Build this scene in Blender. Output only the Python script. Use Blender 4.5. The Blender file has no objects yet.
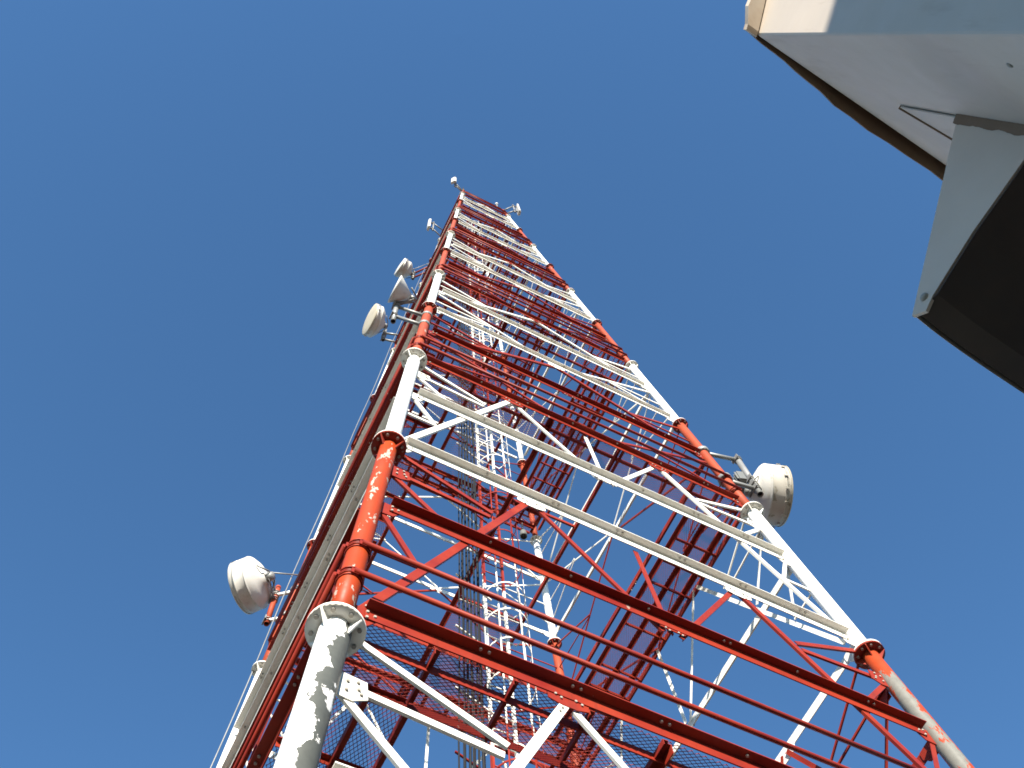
import bpy, bmesh, math, random
from mathutils import Vector as V, Matrix

# ------------------------------------------------------------------ camera
scene = bpy.context.scene
col = scene.collection
R0 = V((0.8948952306552745, -0.4435774379001424, -0.049005945928922295))
R1 = V((-0.40695998688175833, -0.8561885125943554, 0.31831556666092287))
R2 = V((-0.18315593145634745, -0.2649156233358286, -0.946717284771408))
CAM = V((-4.15584281, -7.08807887, 1.59460869))
cam_data = bpy.data.cameras.new('camera')
cam = bpy.data.objects.new('camera', cam_data)
col.objects.link(cam)
m = Matrix((R0, R1, R2)).transposed().to_4x4()
m.translation = CAM
cam.matrix_world = m
cam_data.sensor_width = 36.0
cam_data.lens = 36.0 * 1036.349 / 1024.0
cam_data.clip_start = 0.05
cam_data.clip_end = 3000
scene.camera = cam
scene.cycles.filter_width = 1.7

# ------------------------------------------------------------------ light
SUN_EL = math.radians(24)
sun_h = V((-0.46, -0.888, 0)).normalized()
SUN_DIR = V((sun_h.x * math.cos(SUN_EL), sun_h.y * math.cos(SUN_EL), math.sin(SUN_EL)))
world = bpy.data.worlds.new('World')
scene.world = world
world.use_nodes = True
wn = world.node_tree
bg = wn.nodes['Background']
sky = wn.nodes.new('ShaderNodeTexSky')
sky.sky_type = 'NISHITA'
sky.sun_disc = False
sky.sun_elevation = SUN_EL
sky.sun_rotation = math.atan2(sun_h.x, sun_h.y)
sky.air_density = 1.0
sky.dust_density = 0.1
sky.ozone_density = 3.0
tint = wn.nodes.new('ShaderNodeMix')
tint.data_type = 'RGBA'
tint.blend_type = 'MULTIPLY'
tint.inputs[0].default_value = 1.0
tint.inputs[7].default_value = (0.62, 0.89, 1.03, 1)
wn.links.new(sky.outputs[0], tint.inputs[6])
wn.links.new(tint.outputs[2], bg.inputs[0])
bg.inputs[1].default_value = 0.087
sd = bpy.data.lights.new('sun', 'SUN')
sd.energy = 5.0
sd.angle = math.radians(0.5)
sd.color = (1.0, 0.93, 0.82)
so = bpy.data.objects.new('sun', sd)
col.objects.link(so)
so.rotation_euler = SUN_DIR.to_track_quat('Z', 'Y').to_euler()
so.location = (-20, -30, 40)
vs = scene.view_settings
vs.view_transform = 'Standard'
vs.look = 'None'
vs.gamma = 1
vs.use_curve_mapping = False
vs.exposure = 1.42

# ------------------------------------------------------------------ materials
MATS = {}
def nm(name):
    mt = bpy.data.materials.new(name)
    mt.use_nodes = True
    nt = mt.node_tree
    return mt, nt, nt.nodes['Principled BSDF'], nt.links

def coords(nt, scale=1.0, mode='Object'):
    tc = nt.nodes.new('ShaderNodeTexCoord')
    mp = nt.nodes.new('ShaderNodeMapping')
    s = scale if isinstance(scale, tuple) else (scale,) * 3
    mp.inputs['Scale'].default_value = s
    nt.links.new(tc.outputs[mode], mp.inputs['Vector'])
    return mp.outputs[0]

def noise(nt, vec, scale, detail=4, rough=0.6):
    n = nt.nodes.new('ShaderNodeTexNoise')
    n.inputs['Scale'].default_value = scale
    n.inputs['Detail'].default_value = detail
    n.inputs['Roughness'].default_value = rough
    nt.links.new(vec, n.inputs['Vector'])
    return n.outputs[0]

def ramp(nt, fac, stops):
    r = nt.nodes.new('ShaderNodeValToRGB')
    el = r.color_ramp.elements
    el[0].position, el[0].color = stops[0][0], (*stops[0][1], 1)
    el[1].position, el[1].color = stops[1][0], (*stops[1][1], 1)
    for p, c in stops[2:]:
        e = el.new(p)
        e.color = (*c, 1)
    nt.links.new(fac, r.inputs[0])
    return r.outputs[0]

def mix(nt, fac, a, b):
    x = nt.nodes.new('ShaderNodeMix')
    x.data_type = 'RGBA'
    for s, v in ((0, fac), (6, a), (7, b)):
        if hasattr(v, 'links') or hasattr(v, 'is_linked'):
            nt.links.new(v, x.inputs[s])
        elif s == 0:
            x.inputs[0].default_value = v
        else:
            x.inputs[s].default_value = (*v, 1)
    return x.outputs[2]

def paint(name, base, alt, rough=0.5, chips=None, chip_lo=0.62, chip_scale=7.0, stretch=(1, 1, 0.35), facing=None, dirt=None, spec=0.16):
    """weathered paint: slow mottling of base/alt, optional chips with sharp edges"""
    mt, nt, b, L = nm(name)
    v = coords(nt)
    c = ramp(nt, noise(nt, v, 1.7, 5), [(0.35, base), (0.68, alt)])
    if dirt:
        d = noise(nt, coords(nt, (1, 1, 0.15)), 9, 6, 0.7)
        dm = ramp(nt, d, [(0.55, (0, 0, 0)), (0.75, (0.6, 0.6, 0.6))])
        c = mix(nt, dm, c, dirt)
    if chips:
        n = noise(nt, coords(nt, stretch), chip_scale, 6, 0.62)
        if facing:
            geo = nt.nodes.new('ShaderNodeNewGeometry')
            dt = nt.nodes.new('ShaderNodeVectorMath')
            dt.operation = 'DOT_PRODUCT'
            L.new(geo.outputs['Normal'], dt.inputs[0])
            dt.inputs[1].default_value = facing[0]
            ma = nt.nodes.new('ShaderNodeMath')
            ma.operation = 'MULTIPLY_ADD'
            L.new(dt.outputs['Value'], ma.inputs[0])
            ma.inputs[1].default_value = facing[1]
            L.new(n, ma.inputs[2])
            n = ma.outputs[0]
        k = ramp(nt, n, [(chip_lo, (0, 0, 0)), (chip_lo + 0.012, (1, 1, 1))])
        g = ramp(nt, noise(nt, v, 14, 5), [(0.3, chips), (0.7, tuple(x * 0.8 for x in chips))])
        c = mix(nt, k, c, g)
        bp = nt.nodes.new('ShaderNodeBump')
        bp.inputs['Strength'].default_value = 0.35
        bp.inputs['Distance'].default_value = 0.004
        bp.invert = True
        L.new(k, bp.inputs['Height'])
        L.new(bp.outputs[0], b.inputs['Normal'])
    L.new(c, b.inputs['Base Color'])
    rr = ramp(nt, noise(nt, v, 6, 4), [(0.3, (rough - 0.08,) * 3), (0.7, (rough + 0.12,) * 3)])
    L.new(rr, b.inputs['Roughness'])
    b.inputs['Specular IOR Level'].default_value = spec
    MATS[name] = mt
    return mt

RED, RED2 = (0.245, 0.027, 0.011), (0.160, 0.013, 0.010)
WHT, WHT2 = (0.74, 0.72, 0.66), (0.66, 0.64, 0.57)
paint('red_paint', RED, RED2, 0.45, chips=(0.30, 0.20, 0.16), chip_lo=0.70, chip_scale=6, dirt=(0.10, 0.022, 0.014))
paint('white_paint', WHT, WHT2, 0.5, dirt=(0.40, 0.37, 0.30))
paint('leg_red', (0.33, 0.042, 0.008), (0.30, 0.038, 0.010), 0.45, chips=(0.40, 0.33, 0.27), chip_lo=0.60, chip_scale=9)
paint('leg_red_faded', (0.30, 0.054, 0.022), (0.27, 0.048, 0.022), 0.55, chips=(0.36, 0.25, 0.20), chip_lo=0.68, chip_scale=7)
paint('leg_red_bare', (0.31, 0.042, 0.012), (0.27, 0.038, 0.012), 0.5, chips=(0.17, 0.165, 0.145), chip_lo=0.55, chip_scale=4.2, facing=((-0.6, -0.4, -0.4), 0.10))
paint('leg_white', (0.80, 0.79, 0.75), (0.76, 0.74, 0.70), 0.45, chips=(0.55, 0.53, 0.48), chip_lo=0.69, chip_scale=9)
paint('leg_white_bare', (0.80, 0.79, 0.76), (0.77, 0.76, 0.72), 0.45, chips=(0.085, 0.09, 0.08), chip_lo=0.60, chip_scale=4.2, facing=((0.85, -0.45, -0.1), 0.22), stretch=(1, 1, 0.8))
paint('galvanised', (0.26, 0.26, 0.25), (0.20, 0.20, 0.19), 0.45)
MATS['galvanised'].node_tree.nodes['Principled BSDF'].inputs['Metallic'].default_value = 0.35
paint('dish_white', (0.56, 0.54, 0.50), (0.52, 0.50, 0.45), 0.5, dirt=(0.30, 0.27, 0.20))
paint('dish_weathered', (0.48, 0.45, 0.40), (0.40, 0.37, 0.31), 0.6, chips=(0.31, 0.28, 0.22), chip_lo=0.60, chip_scale=6)
paint('radome_cream', (0.48, 0.43, 0.33), (0.43, 0.38, 0.29), 0.5, dirt=(0.38, 0.32, 0.22))
paint('cable_black', (0.010, 0.010, 0.011), (0.016, 0.016, 0.018), 0.6)
paint('bolt_zinc', (0.34, 0.32, 0.28), (0.28, 0.26, 0.22), 0.45)
paint('radio_grey', (0.14, 0.145, 0.14), (0.11, 0.115, 0.11), 0.5)
paint('dark_hole', (0.015, 0.015, 0.015), (0.02, 0.02, 0.02), 0.8)
paint('wall_sheet', (0.55, 0.475, 0.395), (0.50, 0.435, 0.36), 0.5, dirt=(0.38, 0.31, 0.24))
paint('rust_shade_brown', (0.17, 0.105, 0.065), (0.24, 0.16, 0.10), 0.75)  # rust on the roof, painted shade on the hood's strip and bead
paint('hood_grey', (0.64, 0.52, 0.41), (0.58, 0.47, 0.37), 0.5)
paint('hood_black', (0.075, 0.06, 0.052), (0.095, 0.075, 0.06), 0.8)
paint('rusty_trim', (0.55, 0.50, 0.42), (0.30, 0.20, 0.12), 0.65)
paint('lens_glass', (0.62, 0.62, 0.62), (0.55, 0.55, 0.55), 0.2)

def ground_mat():
    mt, nt, b, L = nm('dry_ground')
    v = coords(nt)
    a = ramp(nt, noise(nt, v, 0.25, 8), [(0.3, (0.09, 0.072, 0.052)), (0.7, (0.115, 0.094, 0.07))])
    g = ramp(nt, noise(nt, v, 30, 4), [(0.4, (0.075, 0.06, 0.044)), (0.6, (0.135, 0.112, 0.084))])
    L.new(mix(nt, 0.5, a, g), b.inputs['Base Color'])
    b.inputs['Roughness'].default_value = 0.95
    MATS['dry_ground'] = mt
ground_mat()
paint('concrete', (0.36, 0.35, 0.33), (0.29, 0.28, 0.26), 0.85)
paint('plaster', (0.42, 0.38, 0.32), (0.38, 0.34, 0.28), 0.85)

# ------------------------------------------------------------------ mesh helpers (world coordinates in, parent at its own origin)
class MB:
    def __init__(s):
        s.v, s.f, s.m, s.smooth = [], [], [], []
    def face(s, idx, mi=0, sm=False):
        s.f.append(idx); s.m.append(mi); s.smooth.append(sm)
    def prism(s, poly0, poly1, mi=0, caps=True):
        n = len(poly0); o = len(s.v)
        s.v += [tuple(p) for p in poly0] + [tuple(p) for p in poly1]
        for i in range(n):
            j = (i + 1) % n
            s.face((o + i, o + j, o + n + j, o + n + i), mi)
        if caps:
            s.face(tuple(o + i for i in reversed(range(n))), mi)
            s.face(tuple(o + n + i for i in range(n)), mi)
    def bar(s, p, q, e1, e2, a0, a1, b0, b1, mi=0):
        """box along p-q, cross-section [a0,a1] along e1 x [b0,b1] along e2"""
        c = [(a0, b0), (a1, b0), (a1, b1), (a0, b1)]
        s.prism([p + e1 * a + e2 * b for a, b in c], [q + e1 * a + e2 * b for a, b in c], mi)
    def angle(s, p, q, e1, e2, w1, w2, th=0.01, mi=0):
        """L section: one leg w1 along e1, other leg w2 along e2, heel on p-q"""
        c = [(0, 0), (w1, 0), (w1, th), (th, th), (th, w2), (0, w2)]
        s.prism([p + e1 * a + e2 * b for a, b in c], [q + e1 * a + e2 * b for a, b in c], mi)
    def tube(s, pts, r, n=8, mi=0, caps=True):
        rr = r if isinstance(r, (list, tuple)) else [r] * len(pts)
        o = len(s.v); k = len(pts)
        up = None
        for i, p in enumerate(pts):
            t = (pts[min(i + 1, k - 1)] - pts[max(i - 1, 0)]).normalized()
            if up is None:
                up = V((0, 0, 1)) if abs(t.z) < 0.9 else V((1, 0, 0))
            a = t.cross(up).normalized(); b = a.cross(t).normalized()
            up = b
            for j in range(n):
                w = 2 * math.pi * j / n
                s.v.append(tuple(p + a * (math.cos(w) * rr[i]) + b * (math.sin(w) * rr[i])))
        for i in range(k - 1):
            for j in range(n):
                j2 = (j + 1) % n
                s.face((o + i * n + j, o + i * n + j2, o + (i + 1) * n + j2, o + (i + 1) * n + j), mi, True)
        if caps:
            s.face(tuple(o + j for j in reversed(range(n))), mi)
            s.face(tuple(o + (k - 1) * n + j for j in range(n)), mi)
    def lathe(s, c, ax, prof, n=40, mi=0, sharp=False):
        """prof: list of (x along axis, radius)"""
        ax = ax.normalized()
        a = ax.cross(V((0, 0, 1)) if abs(ax.z) < 0.9 else V((1, 0, 0))).normalized(); b = ax.cross(a)
        for i in range(len(prof) - 1):
            o = len(s.v)
            for x, r in (prof[i], prof[i + 1]):
                for j in range(n):
                    w = 2 * math.pi * j / n
                    s.v.append(tuple(c + ax * x + a * (r * math.cos(w)) + b * (r * math.sin(w))))
            for j in range(n):
                j2 = (j + 1) % n
                s.face((o + j, o + j2, o + n + j2, o + n + j), mi, True)
    def build(s, name, mats, parent=None, bevel=0):
        me = bpy.data.meshes.new(name)
        org = V((0, 0, 0))
        if parent is not None:
            pr = parent
            while pr is not None:
                org = org + pr.location
                pr = pr.parent
        if parent is None and s.v:
            xs = list(zip(*s.v))
            org = V(((min(xs[0]) + max(xs[0])) / 2, (min(xs[1]) + max(xs[1])) / 2, min(xs[2])))
        me.from_pydata([tuple(V(p) - org) for p in s.v], [], s.f)
        if isinstance(mats, str):
            mats = [mats]
        for k in mats:
            me.materials.append(MATS[k])
        me.polygons.foreach_set('material_index', s.m)
        me.polygons.foreach_set('use_smooth', s.smooth)
        bm = bmesh.new(); bm.from_mesh(me)
        bmesh.ops.remove_doubles(bm, verts=bm.verts, dist=1e-5)
        bmesh.ops.recalc_face_normals(bm, faces=bm.faces)
        bm.to_mesh(me); bm.free()
        ob = bpy.data.objects.new(name, me)
        col.objects.link(ob)
        if parent is not None:
            ob.parent = parent
        else:
            ob.location = org
        if bevel:
            md = ob.modifiers.new('bevel', 'BEVEL'); md.width = bevel; md.segments = 2; md.limit_method = 'ANGLE'
        return ob

def tag(o, label=None, cat=None, group=None, kind=None):
    for k, v in (('label', label), ('category', cat), ('group', group), ('kind', kind)):
        if v:
            o[k] = v
    return o

def empty(name, loc, label, cat, group=None):
    o = bpy.data.objects.new(name, None)
    o.empty_display_size = 0.3
    col.objects.link(o)
    o.location = loc
    return tag(o, label, cat, group)

UP = V((0, 0, 1))
rnd = random.Random(7)

# ------------------------------------------------------------------ ground and off-frame surroundings
g = MB()
N = 24
for i in range(N + 1):
    for j in range(N + 1):
        x = (i / N - 0.5) * 2; y = (j / N - 0.5) * 2
        g.v.append((math.copysign(abs(x) ** 2.5, x) * 1500, math.copysign(abs(y) ** 2.5, y) * 1500, 0))
for i in range(N):
    for j in range(N):
        a = i * (N + 1) + j
        g.face((a, a + N + 1, a + N + 2, a + 1))
tag(g.build('ground', 'dry_ground'), kind='structure')

# ------------------------------------------------------------------ the tower
S = 4.0
W0, KT = 0.81157352 * S, 0.05301171
Z = lambda t: 8.0 + S * t
def hw(z):
    return W0 - KT * (z - 8.0)
FACES = {
    'AB': (V((1, 0, 0)), V((0, -1, 0))),
    'BC': (V((0, 1, 0)), V((1, 0, 0))),
    'CD': (V((-1, 0, 0)), V((0, 1, 0))),
    'DA': (V((0, -1, 0)), V((-1, 0, 0))),
}
LEGS = {'A': (-1, -1), 'B': (1, -1), 'C': (1, 1), 'D': (-1, 1)}
def P(fc, u, t, off=0.0):
    e, n = FACES[fc]
    z = Z(t); w = hw(z)
    return e * (u * w) + n * (w + off) + UP * z
def leg_pt(l, z):
    a, b = LEGS[l]
    return V((a * hw(z), b * hw(z), z))
def leg_r(t):
    if t < 0: return 0.114
    if t < 2: return 0.092
    if t < 4: return 0.080
    if t < 7: return 0.068
    return 0.056
T0, TOP = -2, 10.5
RAYX = CAM

tower = empty('lattice_tower', (0, 0, 0), 'tall tapering red and white banded steel lattice tower with tubular corner legs', 'tower')
nodev = [T0 + i for i in range(13)] + [TOP]
is_red = lambda i: i % 2 == 0           # section index = floor(t)

# legs with flanges
for l in LEGS:
    for t in range(T0, 11):
        t1 = min(t + 1, TOP)
        r = leg_r(t)
        p, q = leg_pt(l, max(0, Z(t) - 0.2)), leg_pt(l, Z(t1) - (0.2 if t1 < TOP else 0))
        d = (q - p).normalized()
        red = is_red(t)
        if red:
            mt = 'leg_red' if t < 2 else 'leg_red_faded'
            if l == 'B' and t == 0: mt = 'leg_red_bare'
        else:
            mt = 'leg_white_bare' if (l == 'A' and t < 0) else 'leg_white'
        mb = MB()
        mb.tube([p + (q - p) * k for k in (0, 0.2, 0.4, 0.6, 0.8, 1)], r, 28)
        sec = mb.build('leg_section', mt, tower)
        pm = 'red_paint' if red else 'white_paint'
        # flange plates with stiffener ribs and bolts at both ends
        fr = r + 0.095 if t < 2 else r + 0.07
        for end, s in ((p, 1), (q, -1)):
            if (t == 10 and s == -1):
                continue
            fb = MB()
            dd = d * s
            fb.lathe(end, dd, [(0.002, r - 0.01), (0.002, fr), (0.026, fr), (0.026, r - 0.01)], 32)
            a = dd.cross(V((0.3, 1, 0))).normalized(); b = dd.cross(a)
            for k in range(4):
                w = k * math.pi / 2 + 0.6
                e = a * math.cos(w) + b * math.sin(w); h = dd.cross(e)
                tri = [end + dd * 0.026 + e * (r - 0.01), end + dd * 0.026 + e * (fr - 0.008), end + dd * 0.045 + e * (fr - 0.008), end + dd * 0.15 + e * (r + 0.004), end + dd * 0.15 + e * (r - 0.01)]
                fb.prism([x - h * 0.006 for x in tri], [x + h * 0.006 for x in tri])
            for k in range(8):
                w = (k + 0.5) * math.pi / 4 + 0.6
                e = a * math.cos(w) + b * math.sin(w)
                c = end + e * (r + (fr - r) * 0.55)
                fb.tube([c + dd * 0.02, c + dd * 0.044], 0.017, 6, 1)
            fb.build('flange', [pm, 'bolt_zinc'], sec)

def cmat(t):
    return 'red_paint' if is_red(math.floor(t + 1e-6)) else 'white_paint'

def bolts(mb, c, n, u, v, spots, r=0.012, mi=1):
    for a, b in spots:
        p = c + u * a + v * b
        mb.tube([p, p + n * 0.012], r, 6, mi)

# horizontals: angle with the vertical leg hanging and the flange outwards
def beam(fc, t, main):
    e, n = FACES[fc]
    sc = 1.0 if t < 1.9 else (0.85 if t < 3 else 0.74)
    h, b = 0.135 * sc, 0.095 * sc
    up_ = 0.042 if t < 0.9 else 0.016
    zt = t - 0.015 + up_ + h / S
    u = 1 - (leg_r(t) + 0.07) / hw(Z(t))
    p, q = P(fc, -u, zt), P(fc, u, zt)
    mb = MB()
    mb.angle(p, q, -UP, n, h, b, 0.011)
    L = (q - p).length
    k = max(3, int(L / 0.75))
    for i in range(1, k):
        c = p + (q - p) * ((i + 0.18) / k)
        mb.tube([c - UP * 0.014 + n * b * 0.55, c - UP * 0.030 + n * b * 0.55], 0.013, 6, 1)
        if rnd.random() < 0.4:
            c2 = c + e * 0.07
            mb.tube([c2 - UP * 0.014 + n * b * 0.55, c2 - UP * 0.030 + n * b * 0.55], 0.013, 6, 1)
    ob = mb.build('horizontal_beam', [cmat(t), 'bolt_zinc'], tower)
    if t < 4:
        for s_ in (-1, 1):
            ep = MB()
            w_ = hw(Z(zt))
            a0, a1 = u * w_ - 0.11, w_ - leg_r(t) * 0.5
            c = P(fc, 0, zt) - UP * (h + 0.02) - n * 0.003
            pl = [c + e * (s_ * a0) + UP * 0.05, c + e * (s_ * a0) + UP * (h + 0.01), c + e * (s_ * a1) + UP * (h + 0.03), c + e * (s_ * a1) - UP * 0.06, c + e * (s_ * (a0 + 0.07)) - UP * 0.05]
            ep.prism([x - n * 0.010 for x in pl], pl)
            for da, dz in ((0.03, 0.07), (0.09, 0.03), (0.09, 0.10)):
                p_ = c + e * (s_ * (a0 + da)) + UP * dz
                ep.tube([p_, p_ + n * 0.024], 0.012, 6, 1)
            ep.build('end_plate', [cmat(t), 'bolt_zinc'], ob)
    # gusset plates hanging below the main beams at the quarter points, and at the legs
    gb = []
    if main and t > T0 + 0.5:
        for uq in ((-0.44, 0.44) if t < 2.5 else (0.0,)):
            gb.append((P(fc, uq, t - 0.015 + up_ + 0.05 / S), 0.18, 0.15))
    else:
        gb.append((P(fc, 0, t - 0.015 + up_ + 0.02 / S), 0.15, 0.05))
    for c, a, hgt in gb:
        m2 = MB()
        c = c - n * 0.002
        poly = [c - e * a + UP * 0.02, c + e * a + UP * 0.02, c + e * a * 0.93 - UP * hgt * 0.8, c + e * a * 0.35 - UP * hgt, c - e * a * 0.35 - UP * hgt, c - e * a * 0.93 - UP * hgt * 0.8]
        m2.prism([x - n * 0.010 for x in poly], [x for x in poly])
        bolts(m2, c, n, e, UP, [(-a * .6, -.05), (-a * .35, -.075), (a * .35, -.05), (a * .62, -.07)], 0.011)
        m2.build('gusset_plate', [cmat(t), 'bolt_zinc'], ob)
    return ob

for t in range(T0, 11):
    for fc in FACES:
        if t > T0:
            beam(fc, t, True)
        if t < 10:
            beam(fc, t + 0.515, False)
for fc in FACES:
    beam(fc, TOP - 0.06, True)

def member(name, fc, u0, t0, u1, t1, w, off=-0.014, inward=0.42, mat=None, parent=tower, sub=None, boltends=False):
    """bracing angle lying in the face, its second leg turned inwards along the lower edge"""
    e, n = FACES[fc]
    if fc != 'AB': w *= 0.8
    p, q = P(fc, u0, t0, off), P(fc, u1, t1, off)
    d = (q - p).normalized()
    up = n.cross(d).normalized()
    if up.z < 0: up = -up
    mb = MB() if sub is None else sub
    mb.angle(p - up * w / 2, q - up * w / 2, up, -n, w, w * inward, 0.009)
    if boltends:
        for c, s in ((p, 1), (q, -1)):
            for k in (0.06, 0.12):
                x = c + d * (s * k)
                mb.tube([x, x + n * 0.014], 0.011, 6, 1)
    if sub is None:
        return mb.build(name, [mat or cmat(t0), 'bolt_zinc'], parent)

struts = []
for t in range(T0, 10):
    sc = 1.0 if t < 2 else (0.9 if t < 5 else 0.8)
    for fc in FACES:
        m_ = cmat(t)
        ul = 1 - leg_r(t) / hw(Z(t)) * 0.9
        if t < 2:
            for s in (-1, 1):
                member('diagonal_brace', fc, s * 0.955, t + 0.06, s * 0.45, t + 1.005, 0.076 * sc, mat=m_, boltends=True)
                member('inner_brace', fc, s * 0.03, t + 0.53, s * 0.42, t + 1.005, 0.060 * sc, off=-0.03, mat=m_)
                for (u0, t0_, u1, t1_, w) in ((ul, .335, .835, .335, .05), (ul, .55, .845, .345, .055), (ul, .80, .715, .57, .06), (ul, .815, .61, .785, .06), (ul, .965, .60, .815, .06)):
                    struts.append((fc, s * u0, t + t0_, s * u1, t + t1_, w * sc, m_))
            for s in (-1, 1):
                e_, n_ = FACES[fc]
                c = P(fc, s * ul, t + 0.805, -0.006)
                gp = MB()
                pl = [c - e_ * s * 0.02 + UP * 0.11, c - e_ * s * 0.20 + UP * 0.09, c - e_ * s * 0.22 - UP * 0.08, c - e_ * s * 0.12 - UP * 0.14, c - e_ * s * 0.02 - UP * 0.13]
                gp.prism([x - n_ * 0.010 for x in pl], pl)
                for da, dz in ((0.07, 0.03), (0.07, -0.06), (0.14, 0.05), (0.15, -0.02), (0.17, -0.06)):
                    p_ = c - e_ * s * da + UP * dz
                    gp.tube([p_, p_ + n_ * 0.014], 0.012, 6, 1)
                gp.build('leg_gusset', [m_, 'bolt_zinc'], tower)
            member('hanger', fc, 0.0, t + 0.54, 0.0, t + 1.0, 0.06 * sc, off=-0.04, mat=m_)
        else:
            # narrower panels: a diamond from mid leg to the middle of the beams above and below
            for s in (-1, 1):
                member('diagonal_brace', fc, s * 0.965, t + 0.50, s * 0.012, t + 0.99, 0.085 * sc, mat=m_, boltends=True)
                member('inner_brace', fc, s * 0.965, t + 0.46, s * 0.012, t + 0.02, 0.062 * sc, mat=m_)
                for (u0, t0_, u1, t1_, w) in ((ul, .91, .49, .74, .065), (ul, .74, .50, .735, .05), (ul, .27, .50, .265, .05), (ul, .10, .49, .255, .05)):
                    struts.append((fc, s * u0, t + t0_, s * u1, t + t1_, w * sc, m_))

def seen_size(fc, u0, t0, u1, t1):
    p, q = P(fc, u0, t0), P(fc, u1, t1)
    mid = (p + q) / 2
    inv = mid - CAM
    x, y, zz = inv.dot(R0), inv.dot(R1), -inv.dot(R2)
    if zz < 0.5: return 0
    px, py = x / zz * 1036, y / zz * 1036
    if abs(px) > 540 or abs(py) > 412: return 0
    return (q - p).cross(inv.normalized()).length / zz
struts.sort(key=lambda s: -seen_size(*s[:5]))
for s in struts[:100]:
    member('strut', s[0], s[1], s[2], s[3], s[4], s[5], off=-0.026, mat=s[6])
rest = {'red_paint': MB(), 'white_paint': MB()}
for s in struts[100:]:
    member('strut', s[0], s[1], s[2], s[3], s[4], s[5], off=-0.026, sub=rest[s[6]])
allb = MB()
for i, k in enumerate(('red_paint', 'white_paint')):
    o = len(allb.v)
    allb.v += rest[k].v
    for f in rest[k].f:
        allb.face(tuple(x + o for x in f), i)
o = allb.build('small_struts', ['red_paint', 'white_paint'], tower)
tag(o, kind='stuff')

# walkways round the inside of the tower at the foot of every red band
def grating(mb, c0, e, n, L, Wd, z, pitch=0.075):
    """expanded metal: two crossing families of thin strands over [0,L] x [0,Wd]"""
    hh, ww = 0.004, 0.0019
    sl = 0.55
    for sgn in (1, -1):
        x = -Wd / sl if sgn > 0 else 0
        end = L if sgn > 0 else L + Wd / sl
        while x < end:
            # line: u = x + sgn * v / sl , v in [0,Wd]
            v0, v1 = 0.0, Wd
            if sgn > 0:
                v0 = max(0.0, (0 - x) * sl); v1 = min(Wd, (L - x) * sl)
            else:
                v0 = max(0.0, (x - L) * sl); v1 = min(Wd, x * sl)
            if v1 - v0 > 0.02:
                p = c0 + e * (x + sgn * v0 / sl) + n * v0; q = c0 + e * (x + sgn * v1 / sl) + n * v1
                p = V((p.x, p.y, z)); q = V((q.x, q.y, z))
                d = (q - p).normalized(); sd_ = d.cross(UP)
                o = len(mb.v)
                for pt in (p, q):
                    for a, b in ((-ww, 0), (ww, 0), (ww, hh), (-ww, hh)):
                        mb.v.append(tuple(pt + sd_ * a + UP * b))
                for i in range(4):
                    j = (i + 1) % 4
                    mb.face((o + i, o + j, o + 4 + j, o + 4 + i))
            x += pitch

for t in range(-2, 11, 2):
    if t < 0: continue
    z = Z(t) - 0.015 * S + 0.15
    for fc in FACES:
        e, n = FACES[fc]
        wd = 0.50 if fc in ('AB', 'CD') else 0.74
        w = hw(z)
        mb = MB()
        base = lambda u, off: e * u + n * (w + off) + UP * (z - 0.008)
        long = fc in ('AB', 'CD')
        half = w - 0.10 if long else w - 0.52
        for off in ((-0.15, -wd) if long else (-0.10, -0.42, -wd)):
            mb.angle(base(-half, off), base(half, off), -UP, -n, 0.085, 0.06, 0.008)
        k = max(3, int(2 * half / (0.62 if t == 0 else 0.40)))
        for i in range(k + 1):
            u = -half + 2 * half * i / k
            mb.angle(base(u, 0.0) - UP * 0.010, base(u, -wd + 0.02) - UP * 0.010, -UP, e, 0.06, 0.05, 0.007)
        ob = mb.build('walkway', 'red_paint', tower)
        gm = MB()
        c0 = e * (-half) + n * (w - 0.015)
        grating(gm, c0, e, -n, 2 * half, wd - 0.015, z, 0.062 if t < 4 else 0.10)
        gm.build('grating', 'red_paint', ob)
        # handrails fixed outside the legs
        for tr in (0.13, 0.26):
            tt = t + tr
            if tt > TOP: continue
            u = 1.0 + 0.01 / hw(Z(tt))
            tt += 0.012 if fc in ('BC', 'DA') else 0.0
            hb = MB()
            off = leg_r(tt) + 0.025
            hb.tube([P(fc, -u, tt, off), P(fc, u, tt, off)], 0.024, 10)
            for s in (-1, 1):
                c = P(fc, s * 1.0, tt, 0)
                for kk in (-0.03, 0.03):
                    ring = [c + UP * kk + V((math.cos(a_), math.sin(a_), 0)) * (leg_r(tt) + 0.008) for a_ in [2 * math.pi * i / 16 for i in range(17)]]
                    hb.tube(ring, 0.008, 5, caps=False)
                hb.bar(c + UP * -0.03, c + UP * 0.03, e, n, -0.03, 0.03, leg_r(tt) - 0.01, off)
            hb.build('handrail', 'red_paint', tower)
    # central gangway carrying the ladder
    w = hw(z)
    if w > 1.2:
        xg = min(0.54, w * 0.4)
        yl = w - 0.50
        mb = MB()
        for sx in (-1, 1):
            mb.angle(V((sx * xg, -w + 0.02, z - 0.02)), V((sx * xg, w - 0.02, z - 0.02)), -UP, V((sx, 0, 0)), 0.10, 0.07, 0.009)
        k = int(2 * yl / 0.8)
        for i in range(k + 1):
            y = -yl + 2 * yl * i / k
            if abs(y) < 0.3 or -0.8 < y < 0.1: continue
            mb.angle(V((-xg, y, z - 0.03)), V((xg, y, z - 0.03)), -UP, V((0, 1, 0)), 0.06, 0.05, 0.007)
        ob = mb.build('gangway', 'red_paint', tower)
        gm = MB()
        for y0, y1 in ((0.45, yl),):
            grating(gm, V((-xg, y0, 0)), V((1, 0, 0)), V((0, 1, 0)), 2 * xg, y1 - y0, z, 0.062 if t < 4 else 0.10)
        gm.build('grating', 'red_paint', ob)

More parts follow.
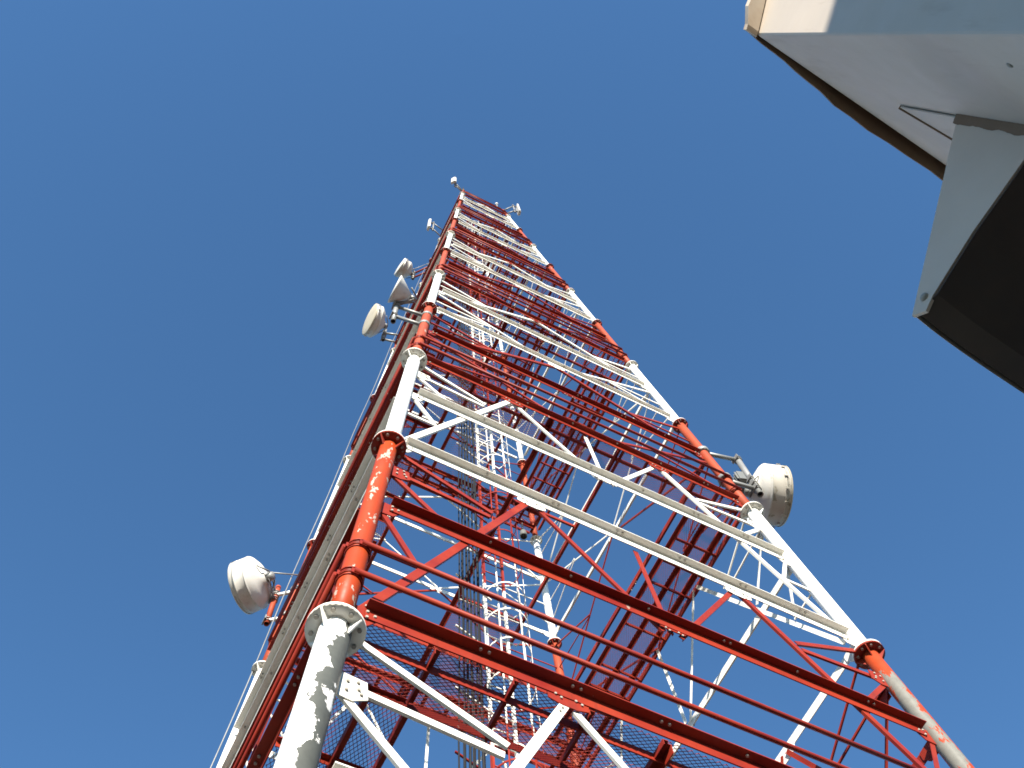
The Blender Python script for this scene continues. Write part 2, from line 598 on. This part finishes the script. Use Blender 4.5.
# caged ladder up the middle
LX, LY = -0.12, -0.10
for t in range(T0, 11):
    z0, z1 = Z(t), Z(min(t + 1, TOP))
    mt = 'red_paint' if is_red(t) else 'white_paint'
    mb = MB()
    for s in (-1, 1):
        x = LX + s * 0.17
        mb.bar(V((x, LY + 0.2, z0)), V((x, LY + 0.2, z1)), V((1, 0, 0)), V((0, 1, 0)), -0.016, 0.016, -0.026, 0.026)
    zz = z0 + 0.15
    while zz < z1:
        mb.tube([V((LX - 0.17, LY + 0.2, zz)), V((LX + 0.17, LY + 0.2, zz))], 0.011, 6)
        zz += 0.3
    lad = mb.build('ladder', mt, tower)
    cg = MB()
    zz = z0 + 0.35
    while zz < z1:
        pts = [V((LX + 0.05 + 0.32 * math.cos(a_), LY + 0.02 + 0.34 * math.sin(a_), zz)) for a_ in [math.radians(145 + (395 - 145) * i / 18) for i in range(19)]]
        pts = [V((LX - 0.17, LY + 0.2, zz))] + pts + [V((LX + 0.17, LY + 0.2, zz))]
        for i in range(len(pts) - 1):
            d = (pts[i + 1] - pts[i])
            if d.length < 1e-4: continue
            nn = d.normalized().cross(UP)
            cg.bar(pts[i], pts[i + 1], UP, nn, -0.016, 0.016, -0.004, 0.004)
        zz += 0.75
    for deg in (175, 225, 280, 335, 370):
        a_ = math.radians(deg)
        c = V((LX + 0.05 + 0.326 * math.cos(a_), LY + 0.02 + 0.346 * math.sin(a_), 0))
        e_ = V((-math.sin(a_), math.cos(a_), 0)); n_ = V((math.cos(a_), math.sin(a_), 0))
        cg.bar(c + UP * z0, c + UP * z1, e_, n_, -0.010, 0.010, -0.003, 0.003)
    cg.build('safety_cage', mt, lad)
    # brackets that carry the feeder cables beside the ladder
    zz = z0 + 0.4
    while zz < z1:
        tr = MB()
        tr.bar(V((-0.96, -0.28, zz)), V((LX - 0.17, -0.10, zz)), UP, V((0, 1, 0)), -0.012, 0.012, -0.012, 0.012)
        tr.build('cable_bracket', mt, tower)
        zz += 1.4

# concrete footings under the legs
for l, word in (('A', 'near'), ('B', 'right'), ('C', 'far'), ('D', 'left')):
    p = leg_pt(l, 0)
    mb = MB()
    mb.bar(V((p.x, p.y, -0.3)), V((p.x, p.y, 0.012)), V((1, 0, 0)), V((0, 1, 0)), -0.6, 0.6, -0.6, 0.6)
    tag(mb.build('concrete_footing', 'concrete', bevel=0.01), 'square grey concrete block under a tubular tower leg', 'footing', 'footings of the tower')

# ------------------------------------------------------------------ cables
lanes = [(-0.93, -0.33), (-0.87, -0.33), (-0.81, -0.33), (-0.75, -0.33), (-0.69, -0.33), (-0.62, -0.33), (-0.90, -0.38), (-0.78, -0.38), (-0.66, -0.38)]
for i, (x, y) in enumerate(lanes):
    topz = Z(10.0) - i * 2.2 if i > 3 else Z(10.3)
    pts = []
    zz = 0.3
    while zz < topz:
        pts.append(V((x + rnd.uniform(-.012, .012), y + rnd.uniform(-.012, .012), zz)))
        zz += 1.0
    mb = MB(); mb.tube(pts, 0.0105 + 0.003 * (i % 3), 7)
    tag(mb.build('feeder_cable', 'cable_black'), 'black feeder cable running up beside the white caged ladder inside the tower', 'cable', 'feeder cables beside the ladder')
# thin pale cable down the left leg
pts = []
for k in range(0, 60):
    z = 10 + k * 0.55
    p = leg_pt('D', z)
    pts.append(p + V((-0.16 - 0.012 * math.sin(k * 0.5), 0.06, 0)))
mb = MB(); mb.tube(pts, 0.010, 6)
tag(mb.build('thin_cable', 'galvanised'), 'thin pale cable running down the outside of the left leg', 'cable')

# ------------------------------------------------------------------ dishes
def clamp(mb, c, ax, r, mi=0):
    """two U-bolts and a saddle round a pipe of radius r at c"""
    a = ax.cross(UP if abs(ax.z) < .9 else V((1, 0, 0))).normalized(); b = ax.cross(a)
    for k in (-0.035, 0.035):
        ring = [c + ax * k + a * (math.cos(w) * (r + .01)) + b * (math.sin(w) * (r + .01)) for w in [2 * math.pi * i / 14 for i in range(15)]]
        mb.tube(ring, 0.010, 5, mi, caps=False)
    mb.bar(c - ax * .05, c + ax * .05, a, b, -r - .03, r + .03, r - .004, r + .02, mi)

def dish(label, pole_xy, z0, z1, centre, ax, rad, arms, shroud=0.3, back=0.26, pole_r=0.05, pole_mat='galvanised', arm_mat='galvanised', radio=True, drum=True, group='microwave dishes on the tower', radome='radome_cream', stay=None, shroud_mat='dish_white', clips=14):
    """pole_xy/z0/z1: mounting pipe; centre: centre of the dish's rim plane; ax: facing; arms: list of (z, leg point)"""
    ax = ax.normalized()
    px, py = pole_xy
    root = empty('microwave_dish', V((px, py, z0)), label, 'antenna', group)
    mb = MB()
    # pole as an open pipe
    mb.lathe(V((px, py, z0)), UP, [(0.0, pole_r - 0.008), (0, pole_r), (z1 - z0, pole_r), (z1 - z0, pole_r - 0.008), (0, pole_r - 0.008)], 16)
    mb.lathe(V((px, py, z0)), UP, [(0.05, pole_r - 0.008), (0.05, 0.0)], 16, 1)
    mb.build('mounting_pole', [pole_mat, 'dark_hole'], root)
    for za, q in arms:
        am = MB()
        p = V((px, py, za))
        am.tube([p, q], pole_r * 0.72, 12)
        clamp(am, p, UP, pole_r, 1)
        d = (q - p).normalized()
        am.lathe(q, UP, [(-0.05, 0.02), (-0.05, pole_r * 2.2), (0.05, pole_r * 2.2), (0.05, 0.02)], 12, 1)
        am.build('support_arm', [arm_mat, 'galvanised'], root)
    bk = MB()
    if not drum:
        bk.lathe(centre, ax, [(-back, 0.0), (-back, rad * 0.2), (-0.005, rad * 0.99), (0.0, rad), (0.018, rad), (0.02, 0.0)], 48)
    else: bk.lathe(centre, ax, [(-back, 0.0), (-back, rad * 0.26), (-back + 0.04, rad * 0.30), (-back * 0.55, rad * 0.72), (-back * 0.12, rad * 0.97), (0.0, rad), (0.0, rad * 1.006), (0.02, rad * 1.006), (0.02, rad)], 48)
    bk.build('reflector', 'dish_white', root)
    if drum:
        dr = MB()
        dr.lathe(centre, ax, [(0.02, rad), (shroud * 0.72, rad), (shroud * 0.72, rad * 1.008), (shroud * 0.8, rad * 1.008), (shroud * 0.8, rad), (shroud, rad)], 48)
        for k in range(clips):
            a_ = 2 * math.pi * k / clips
            a = ax.cross(UP).normalized(); b = ax.cross(a)
            e = a * math.cos(a_) + b * math.sin(a_)
            c = centre + ax * shroud * 0.76 + e * rad * 1.02
            dr.bar(c - ax * .03, c + ax * .03, e, ax.cross(e), 0, 0.018, -0.014, 0.014)
        dr.build('shroud', shroud_mat, root)
    f = shroud if drum else 0.03
    if drum:
        rm = MB()
        rm.lathe(centre, ax, [(f, rad * 1.02), (f + 0.025, rad * 1.015), (f + 0.035, rad * 0.96), (f + 0.055, rad * 0.5), (f + 0.06, 0.0)], 48)
        rm.build('radome', radome, root)
    # hub, bracket to the pole and radio
    hb = MB()
    bc = centre - ax * back
    pc = V((px, py, centre.z))
    hb.lathe(bc, ax, [(-0.12, 0), (-0.12, rad * 0.16), (0.0, rad * 0.18), (0.01, 0.0)], 20)
    side = ax.cross(UP).normalized()
    for kk in (-0.10, 0.10):
        hb.bar(bc - ax * 0.06 + UP * kk, pc + UP * kk, UP, side, -0.025, 0.025, -0.03, 0.03)
        clamp(hb, pc + UP * kk, UP, pole_r)
    hb.tube([bc - ax * 0.10 + side * rad * .2, bc + ax * 0.06 + side * rad * 0.62], 0.015, 8)
    hb.tube([bc - ax * 0.10 - side * rad * .2, bc + ax * 0.06 - side * rad * 0.62], 0.015, 8)
    hb.build('bracket', 'galvanised', root)
    if radio:
        rb = MB()
        c = V((px, py, z0 + 0.42)) - ax * 0.20
        rb.bar(c - UP * 0.15, c + UP * 0.15, side, ax, -0.14, 0.14, -0.10, 0.02)
        for k in range(6):
            s_ = -0.12 + k * 0.048
            rb.bar(c - UP * 0.13, c + UP * 0.13, side, ax, s_ - 0.006, s_ + 0.006, -0.14, -0.10)
        rb.build('radio_unit', 'radio_grey', root, bevel=0.008)
    if stay:
        sb = MB()
        sb.tube([centre - ax * back * 0.5 + UP * rad * 0.6, stay], 0.014, 8)
        sb.build('stay_rod', 'galvanised', root)
    return root

z = 17.5
dish('large white drum dish with radio box, facing right off the right leg', (3.36, -2.83), 16.95, 18.5, V((3.60, -2.72, 17.42)), V((0.952, -0.306, 0)), 0.515,
     [(18.40, leg_pt('B', 18.35)), (17.15, leg_pt('B', 17.1))], shroud=0.33, back=0.19, pole_r=0.055, shroud_mat='dish_weathered')
dish('large white drum dish on a red pole at the lower left of the tower', (-3.0, 2.97), 17.25, 18.5, V((-3.41, 2.83, 18.15)), V((-0.66, 0.75, 0)), 0.485,
     [(18.2, leg_pt('D', 18.15)), (17.35, leg_pt('D', 17.3))], shroud=0.27, back=0.21, pole_r=0.05, pole_mat='leg_red_faded', arm_mat='leg_white', radio=False, stay=leg_pt('D', 18.7), clips=0, radome='dish_white')
dish('cream faced round dish at mid height, lowest of the left cluster', (-2.40, 2.05), 32.7, 33.95, V((-2.80, 1.78, 33.3)), V((-0.98, -0.04, -0.17)), 0.53,
     [(32.8, leg_pt('D', 32.75)), (33.5, leg_pt('D', 33.5))], shroud=0.20, back=0.26, radio=False)
dish('small open cone dish pointing left on grey pipes from the near leg', (-3.19, -2.52), 18.4, 19.75, V((-3.33, -2.745, 19.6)), V((-1, -0.045, 0.02)), 0.27,
     [(18.75, leg_pt('A', 18.3)), (19.4, leg_pt('A', 19.1))], drum=False, back=0.30, radio=False, pole_r=0.045, radome='dish_white')
dish('small white drum dish, highest of the left cluster, on red arms', (-1.85, 1.95), 41.9, 43.2, V((-2.20, 1.90, 42.5)), V((-0.96, -0.15, 0.0)), 0.40,
     [(42.1, leg_pt('D', 42.0)), (42.9, leg_pt('D', 42.9))], shroud=0.28, back=0.24, radio=False, arm_mat='leg_red_faded', stay=leg_pt('D', 43.6), radome='dish_white')

# sector panels at the top
def panel(label, base, leg, ax, h=1.9):
    root = empty('panel_antenna', base, label, 'antenna', 'panel antennas at the tower top')
    ax = ax.normalized(); side = ax.cross(UP).normalized()
    mb = MB()
    c = base + ax * 0.16
    mb.prism([c + side * a + ax * b for a, b in ((-.13, 0), (.13, 0), (.13, .06), (.08, .11), (-.08, .11), (-.13, .06))],
             [c + UP * h + side * a + ax * b for a, b in ((-.13, 0), (.13, 0), (.13, .06), (.08, .11), (-.08, .11), (-.13, .06))])
    mb.build('panel', 'dish_white', root, bevel=0.01)
    pl = MB(); pl.tube([base - UP * 0.15, base + UP * (h + 0.1)], 0.035, 10); pl.build('mounting_pole', 'galvanised', root)
    for k in (0.25, h - 0.25):
        ar = MB()
        p = base + UP * k
        ar.tube([p, leg_pt(leg, min(p.z, Z(TOP) - 0.1))], 0.03, 8)
        clamp(ar, p, UP, 0.035)
        ar.bar(p, p + ax * 0.17, side, UP, -0.03, 0.03, -0.03, 0.03)
        ar.build('support_arm', 'galvanised', root)
panel('white panel antenna on two arms off the left leg near the top', V((-1.62, 0.92, 48.2)), 'D', V((-1, 0.1, 0)))
panel('white panel antenna on two arms off the near leg at the very top', V((-1.50, -1.22, 48.7)), 'A', V((-0.8, -0.6, 0)), 1.2)
panel('white panel antenna on two arms off the right leg at the top', V((1.40, -1.38, 48.6)), 'B', V((1, -0.2, 0)))
# obstruction lamp
root = empty('obstruction_lamp', V((0.72, -1.05, 50.05)), 'small white lamp on a short post on the top edge of the tower', 'lamp')
mb = MB(); mb.tube([V((0.72, -1.05, 49.8)), V((0.72, -1.05, 50.75))], 0.03, 8); mb.build('post', 'galvanised', root)
mb = MB(); mb.lathe(V((0.72, -1.05, 50.75)), UP, [(0, 0), (0, .06), (.04, .075), (.16, .075), (.22, .04), (.23, 0)], 16); mb.build('lamp_cover', 'lens_glass', root)
root = empty('lightning_rod', leg_pt('A', Z(TOP)), 'short dark rod standing on the top of the near leg', 'rod')
mb = MB(); p = leg_pt('A', Z(TOP)); mb.tube([p, p + UP * 0.5, p + UP * 1.2], [0.05, 0.05, 0.012], 8); mb.build('rod', 'cable_black', root)
mb = MB(); mb.lathe(p, UP, [(0, 0), (0, .09), (.03, .09), (.05, .05), (.05, 0)], 12); mb.build('base', 'galvanised', root)
# floodlight at the far leg
fp = V((1.97, 2.25, 23.5))
root = empty('floodlight', fp, 'small grey floodlight hanging under the red walkway by the far leg', 'light')
mb = MB(); mb.lathe(fp, UP, [(-.14, .07), (-.14, .085), (-.05, .09), (.10, .07), (.18, .03), (.18, 0)], 20); mb.build('housing', 'radio_grey', root)
mb = MB(); mb.lathe(fp, UP, [(-.12, 0), (-.12, .07), (-.13, .07)], 20); mb.build('lens', 'dark_hole', root)
mb = MB(); mb.tube([fp + UP * .18, fp + UP * .75], 0.02, 8); mb.build('bracket', 'galvanised', root)

# ------------------------------------------------------------------ metal-clad building at the upper right
C0 = V((-2.9198, -7.7034, 0)); ZT = 6.5946
D1 = V((0.99572, 0.09241, 0)); NR = V((-0.09241, 0.99572, 0))      # along the shaded wall / out of it
DB = (-NR * math.cos(math.radians(10)) - D1 * math.sin(math.radians(10))).normalized()   # along the sunlit gable wall
RISE = 0.77
bld = empty('metal_building', C0, 'pale sheet metal building corner with a grey window hood, top right', 'building')
LW, LB = 7.0, 5.0
HOODPTS = [(0.0, -1.149), (0.681, -1.782), (0.645, -1.834), (0.595, -1.811), (0.507, -1.795), (0.365, -1.770), (0.238, -1.764), (0.108, -1.757), (0.0, -1.75)]
def Q(a, o, z):
    return C0 + D1 * a + NR * o + UP * z
def G(a, o, z):
    return C0 + D1 * a + DB * o + UP * z
mb = MB()
prof = [(0, 0), (0, ZT), (LB / 2, ZT + RISE * LB / 2), (LB, ZT), (LB, 0)]
mb.prism([G(0, o, z) for o, z in prof], [G(LW, o, z) for o, z in prof])
wall = mb.build('wall', 'wall_sheet', bld, bevel=0.010)
# roof sheet with a thin rusty drip edge that bellies out along the shaded wall
rf = MB()
n = 40
cols = []
for i in range(n + 1):
    a = -0.030 + (LW + 0.1) * (i / n) ** 2
    bulge = 0.012 + 0.050 * min(1, max(0, (a - 0.06) / 0.42)) ** 1.3 + 0.004 * math.sin(a * 11) + 0.003 * math.sin(a * 27)
    dz = 0.004 + 0.006 * math.sin(a * 7 + 1)
    b = NR * bulge
    cols.append([G(a, 0, ZT + dz) + b, G(a, 0, ZT + dz + 0.022) + b, G(a, LB / 2, ZT + RISE * LB / 2 + 0.03), G(a, LB + .05, ZT + 0.03), G(a, LB + .05, ZT + 0.006), G(a, LB / 2, ZT + RISE * LB / 2 + 0.006)])
for c in cols:
    rf.v += [tuple(p) for p in c]
for i in range(n):
    for k in range(6):
        k2 = (k + 1) % 6
        rf.face((i * 6 + k, i * 6 + k2, i * 6 + 6 + k2, i * 6 + 6 + k))
rf.face((0, 1, 2, 5)); rf.face((5, 2, 3, 4)); e_ = n * 6
rf.face((e_, e_ + 1, e_ + 2, e_ + 5)); rf.face((e_ + 5, e_ + 2, e_ + 3, e_ + 4))
rf.build('roof', 'rust_shade_brown', bld)
# bent barge trim under the rake of the sunlit gable wall, torn loose near the corner
tr = MB()
m_ = 10
prev = None
for i in range(m_ + 1):
    o = -0.012 + (LB / 2) * (i / m_) ** 2
    lift = 0.066 + 0.022 * math.exp(-((o - 0.10) / 0.05) ** 2)
    zc = ZT + RISE * max(o, 0)
    sec = [G(-0.003, o, zc - 0.018), G(-0.006, o, zc - 0.030), G(-lift, o, zc - 0.036), G(-lift - 0.002, o, zc + 0.012), G(-0.003, o, zc - 0.004)]
    if prev: tr.prism(prev, sec, caps=(i in (1, m_)))
    prev = sec
tr.build('barge_trim', 'rusty_trim', bld)
# window hood: end plate, dark underside, sloping top
A0, A1 = 0.533, 2.6
out = [(o_ * 1.02, z_) for o_, z_ in HOODPTS]
hd = MB()
hd.prism([Q(A0, o_ + 0.002, ZT + z_) for o_, z_ in out], [Q(A0 + 0.012, o_ + 0.002, ZT + z_) for o_, z_ in out])
hs = MB()
def lip(a):
    return 0.690 + 0.022 * (1 - math.exp(-(a - A0) / 0.16))
hn = 24
for k in range(hn):
    aa = [A0 + .013 + (A1 - A0 - .026) * (x / hn) ** 1.6 for x in (k, k + 1)]
    ring_ = [[Q(a, 0.004, ZT - 1.149), Q(a, lip(a), ZT - 1.784), Q(a, lip(a), ZT - 1.772), Q(a, 0.004, ZT - 1.135)] for a in aa]
    hs.prism(ring_[0], ring_[1], caps=k in (0, hn - 1))
hood = hs.build('window_hood', 'hood_grey', bld)
hd.build('end_plate', 'hood_grey', hood)
hd = MB()
hd.prism([Q(A1 - 0.012, o_ + 0.002, ZT + z_) for o_, z_ in out], [Q(A1, o_ + 0.002, ZT + z_) for o_, z_ in out])
hd.build('end_plate', 'hood_grey', hood)
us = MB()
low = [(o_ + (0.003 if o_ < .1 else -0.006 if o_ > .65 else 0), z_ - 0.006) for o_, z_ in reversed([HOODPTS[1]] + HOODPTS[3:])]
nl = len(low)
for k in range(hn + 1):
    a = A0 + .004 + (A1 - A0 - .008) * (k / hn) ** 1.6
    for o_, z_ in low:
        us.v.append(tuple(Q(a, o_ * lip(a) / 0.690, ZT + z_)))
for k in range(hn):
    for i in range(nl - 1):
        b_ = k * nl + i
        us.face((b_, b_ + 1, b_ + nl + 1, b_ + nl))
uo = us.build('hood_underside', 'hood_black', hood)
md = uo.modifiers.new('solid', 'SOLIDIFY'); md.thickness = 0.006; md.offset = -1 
# hood screw
sc_ = MB()
c = Q(A0, 0.625, ZT - 1.775)
sc_.lathe(c, -D1, [(0.0, .016), (.008, .014), (.012, .006), (.012, 0)], 12)
sc_.build('screw', 'bolt_zinc', hood)
# loose flange of the hood on the wall
fl = MB()
t0_, t1_, t2_ = (0.522, -0.661), (0.533, -1.149), (0.86, -0.99)
fl.prism([Q(t0_[0], 0.006, ZT + t0_[1]), Q(t1_[0], 0.006, ZT + t1_[1]), Q(t2_[0], 0.03, ZT + t2_[1])],
         [Q(t0_[0], 0.012, ZT + t0_[1]), Q(t1_[0], 0.012, ZT + t1_[1]), Q(t2_[0], 0.036, ZT + t2_[1])])
fl.build('hood_flange', 'wall_sheet', hood)
fe = MB()  # brown strip paints the shadow gap along the flange's free edge
p_, q_ = Q(t0_[0] - 0.004, 0.006, ZT + t0_[1] + 0.006), Q(t2_[0], 0.03, ZT + t2_[1])
dd = (q_ - p_).normalized()
fe.bar(p_, q_, NR, dd.cross(NR), -0.004, 0.012, 0.003, 0.014)
fe.build('flange_shadow_strip', 'rust_shade_brown', hood)
# ragged brown bead painting stain and shadow where the end plate meets the wall
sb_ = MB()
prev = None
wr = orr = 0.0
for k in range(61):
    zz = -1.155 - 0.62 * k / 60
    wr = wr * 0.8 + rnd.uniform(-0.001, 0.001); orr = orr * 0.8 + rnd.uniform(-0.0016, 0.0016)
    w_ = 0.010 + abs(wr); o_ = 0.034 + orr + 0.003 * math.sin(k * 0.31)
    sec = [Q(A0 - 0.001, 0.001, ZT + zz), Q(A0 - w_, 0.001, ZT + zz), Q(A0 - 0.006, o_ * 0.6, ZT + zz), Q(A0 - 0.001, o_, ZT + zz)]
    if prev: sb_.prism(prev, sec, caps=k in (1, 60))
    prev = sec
sb_.build('stain_shadow_bead', 'rust_shade_brown', hood)
for k, (a, z_) in enumerate(((0.62, -0.70), (0.15, -2.1))):
    rv = MB(); rv.lathe(Q(a, 0.0, ZT + z_), NR, [(0, .010), (.003, .010), (.006, .005), (.006, 0)], 10)
    rv.build('rivet', 'bolt_zinc', bld)

# added out-of-view shed, placed to throw the shadow across the sunlit wall
sh = empty('shadow_caster_shed', V((-9.2, -18.2, 0)), 'unseen flat-roofed plastered shed, added to shade the sunlit wall of the metal building', 'building')
SHT = 9.56
c = V((-9.2, -18.2, 0))
ex, ey = V((0.98, -0.2, 0)), V((0.2, 0.98, 0))
mb = MB(); mb.bar(c, c + UP * (SHT - 0.25), ex, ey, -4.2, 4.2, -3, 3); mb.build('wall', 'plaster', sh, bevel=0.02)
mb = MB(); mb.bar(c + UP * (SHT - 0.248), c + UP * SHT, ex, ey, -4.35, 4.35, -3.15, 3.15); mb.build('roof', 'concrete', sh, bevel=0.02)
